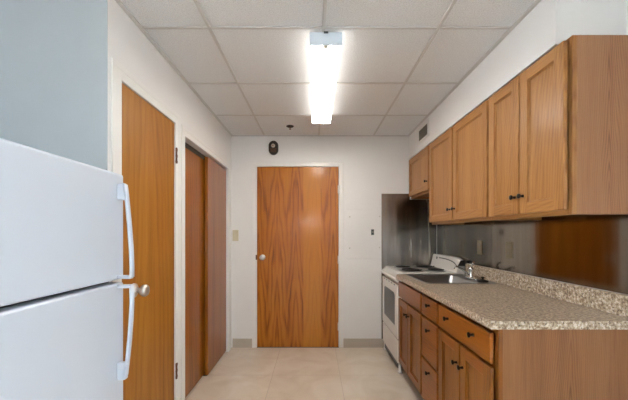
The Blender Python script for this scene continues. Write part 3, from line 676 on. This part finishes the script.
# sprinkler
sk2 = thing('sprinkler_head', 'small dark fire sprinkler head in the ceiling near the end wall', 'sprinkler', (-0.25, 3.17, ZC))
bm = B(); lathe(bm, [(0.040, 0.0), (0.038, 0.005), (0.022, 0.012), (0.012, 0.014), (0.0, 0.0145)], (0, 0, 0.0035), '-Z', 20); obj('escutcheon', bm, M['bronze'], sk2)
bm = B(); lathe(bm, [(0.009, 0.010), (0.008, 0.018), (0.003, 0.019), (0.003, 0.026), (0.012, 0.027), (0.012, 0.029), (0.0, 0.030)], (0, 0, 0.0), '-Z', 14); obj('deflector', bm, M['hinge'], sk2)

# vent in the soffit
vt_ = thing('air_vent', 'small air vent with dark grille high on the bulkhead over the cabinets', 'vent', (1.062, 0, 0))
bm = B()
V = (2.872, 3.168, 2.185, 2.338)
for (a, b, c, d) in ((V[0], V[1], V[2], V[2] + 0.025), (V[0], V[1], V[3] - 0.025, V[3]), (V[0], V[0] + 0.03, V[2], V[3]), (V[1] - 0.03, V[1], V[2], V[3])):
    box(bm, -0.007, -0.0005, a, b, c, d, 0.0015, 0, 1)
obj('frame', bm, M['trimwhite'], vt_)
bm = B(); box(bm, -0.0015, -0.0005, V[0] + 0.02, V[1] - 0.02, V[2] + 0.02, V[3] - 0.02)
obj('duct_opening', bm, M['black'], vt_)
bm = B()
for k in range(14):
    y = V[0] + 0.035 + k * 0.0172; box(bm, -0.006, -0.0018, y, y + 0.004, V[2] + 0.022, V[3] - 0.022)
obj('grille', bm, simple('grille grey', rgb(128, 120, 108), 0.6), vt_)

# dark oval device above the door
dv = thing('wall_sounder', 'small dark oval device with a pale round face mounted above the end door', 'wall device', (-0.457, YB - 0.0005, 2.233))
def oval(rx, rz, flat, n=40):
    out = []
    for k in range(n):
        a = 2 * PI * k / n; x = rx * 1.15 * math.cos(a); x = max(-rx, min(rx, x)); out.append((x, rz * math.sin(a)))
    return out
bm = B(); prism(bm, oval(0.062, 0.090, 0), 'Y', -0.006, 0.0); obj('back_plate', bm, M['trimwhite'], dv)
bm = B(); prism(bm, oval(0.053, 0.079, 0), 'Y', -0.036, -0.006, bev=0.004); obj('housing', bm, M['darkoval'], dv)
bm = B(); lathe(bm, [(0.022, 0.0), (0.021, 0.005), (0.014, 0.009), (0.0, 0.011)], (-0.002, -0.036, 0.022), '-Y', 24); obj('round_face', bm, M['palelens'], dv)
bm = B(); lathe(bm, [(0.006, 0.0), (0.005, 0.004), (0.0, 0.005)], (-0.004, -0.046, 0.022), '-Y', 12); obj('button', bm, M['red'], dv)
bm = B()
for k in range(4): box(bm, -0.032, 0.032, -0.0385, -0.0362, -0.012 - k * 0.012, -0.007 - k * 0.012)
obj('grille', bm, M['hinge'], dv)

# switch plate, left of the end door
sw = thing('light_switch', 'ivory light switch plate on the end wall between closet and door', 'light switch', (-0.885, YB - 0.0004, 1.257))
bm = B(); box(bm, -0.033, 0.033, -0.006, 0.0, -0.062, 0.062, 0.003); obj('plate', bm, M['ivory'], sw)
bm = B(); box(bm, -0.005, 0.005, -0.016, -0.0055, -0.006, 0.014, 0.002); obj('toggle', bm, M['ivory'], sw)
# painted access panel with screws and the black switch in it
ap = thing('access_panel', 'white painted square cover panel with screws on the end wall right of the door', 'wall panel', (0, YB - 0.0003, 0))
bm = B(); box(bm, 0.352, 0.749, -0.005, 0, 0.995, 1.552, 0.002, 0, 1); obj('panel', bm, M['wall'], ap)
for (a, b) in ((0.395, 1.466), (0.395, 1.115), (0.73, 1.470), (0.73, 1.122)):
    bm = B(); lathe(bm, [(0.007, 0), (0.006, 0.002), (0.0, 0.003)], (a, -0.005, b), '-Y', 12); obj('screw', bm, simple('dull screw', rgb(186, 176, 162), 0.5), ap)
so = thing('wall_socket', 'small black uncovered socket in the white cover panel', 'socket', (0.650, YB - 0.0055, 1.294))
bm = B(); box(bm, -0.016, 0.016, -0.008, 0.0, -0.032, 0.032, 0.002); obj('housing', bm, M['socket'], so)
bm = B(); box(bm, -0.012, 0.012, -0.0095, -0.0082, -0.001, 0.003); obj('seam', bm, M['ivory'], so)
# outlets on the steel
for (y, lab) in ((2.573, 'pale outlet plate on the steel backsplash, the one nearer the stove'), (2.182, 'pale outlet plate on the steel backsplash, the one farther from the stove')):
    o = thing('outlet', lab, 'outlet', (XR - 0.0032, y, 1.163), 'outlets on the steel backsplash')
    bm = B(); box(bm, -0.005, 0.0, -0.036, 0.036, -0.058, 0.058, 0.002); obj('plate', bm, M['plate'] if 'plate' in M else M.setdefault('plate', simple('ivory metal plate', rgb(150, 138, 112), 0.3, metal=0.8)), o)  # plate in an ivory-toned metal
    for s in (-1, 1):
        bm = B(); box(bm, -0.0065, -0.0048, -0.014, 0.014, s * 0.021 - 0.013, s * 0.021 + 0.013, 0.0008, 0, 1); obj('receptacle', bm, M['ivory2'] if 'ivory2' in M else M.setdefault('ivory2', simple('darker ivory', rgb(140, 130, 108), 0.4)), o)  # ivory in a darker tone than the switch plate

# ------------------------------------------------------------------ put every thing's origin at the foot of the thing
for root in [o for o in COL.objects if o.type == 'EMPTY' and 'category' in o and o.location.length < 1.2]:
    pts = []
    def walk(o, off):
        for c in [q for q in COL.objects if q.parent == o]:
            p = off + c.location
            pts.extend(v.co + p for v in c.data.vertices); walk(c, p)
    walk(root, root.location.copy())
    lo = [min(p[i] for p in pts) for i in range(3)]; hi = [max(p[i] for p in pts) for i in range(3)]
    d = Vector(((lo[0] + hi[0]) / 2, (lo[1] + hi[1]) / 2, lo[2])) - root.location
    root.location += d
    for c in [q for q in COL.objects if q.parent == root]: c.location -= d

# ------------------------------------------------------------------ lights
def area(name, loc, rot, sx, sy, power, color):
    l = bpy.data.lights.new(name, 'AREA'); l.shape = 'RECTANGLE'; l.size = sx; l.size_y = sy; l.energy = power; l.color = color
    o = bpy.data.objects.new(name, l); COL.objects.link(o); o.location = loc; o.rotation_euler = rot; return o
# daylight at the rear window and at two added, unseen side windows
area('window_daylight', ((WX0 + WX1) / 2, YN - 0.10, (WZ0 + WZ1) / 2), (PI / 2, 0, 0), 0.7, 0.34, 14, (0.86, 0.93, 1.0))
area('added_side_daylight', (XR + 0.09, (SY_0 + SY_1) / 2, (SZ_0 + SZ_1) / 2), (0, PI / 2, 0), 1.2, 2.1, 95, (0.82, 0.91, 1.0))
area('added_left_daylight', (XFL - 0.09, (LW[0] + LW[1]) / 2, (LW[2] + LW[3]) / 2), (0, -PI / 2, 0), 1.05, 2.3, 185, (0.80, 0.90, 1.0))
w = bpy.data.worlds.new('World'); scene.world = w; w.use_nodes = True
bgn = w.node_tree.nodes['Background']; sky = w.node_tree.nodes.new('ShaderNodeTexSky'); sky.sky_type = 'NISHITA'; sky.sun_disc = False; sky.sun_elevation = math.radians(40)
w.node_tree.links.new(sky.outputs[0], bgn.inputs[0]); bgn.inputs[1].default_value = 0.15

# ------------------------------------------------------------------ camera
cam = bpy.data.cameras.new('Camera'); co = bpy.data.objects.new('Camera', cam); COL.objects.link(co)
co.location = (0, 0, 1.279); co.rotation_euler = (PI / 2, 0, 0)
cam.sensor_width = 36; cam.lens = 310 / 628 * 36; cam.shift_x = -0.5 / 628; cam.shift_y = 33.5 / 628; cam.clip_start = 0.02
scene.camera = co
scene.view_settings.view_transform = 'Standard'; scene.view_settings.look = 'None'; scene.view_settings.gamma = 1; scene.view_settings.use_curve_mapping = False
scene.view_settings.exposure = 0.72
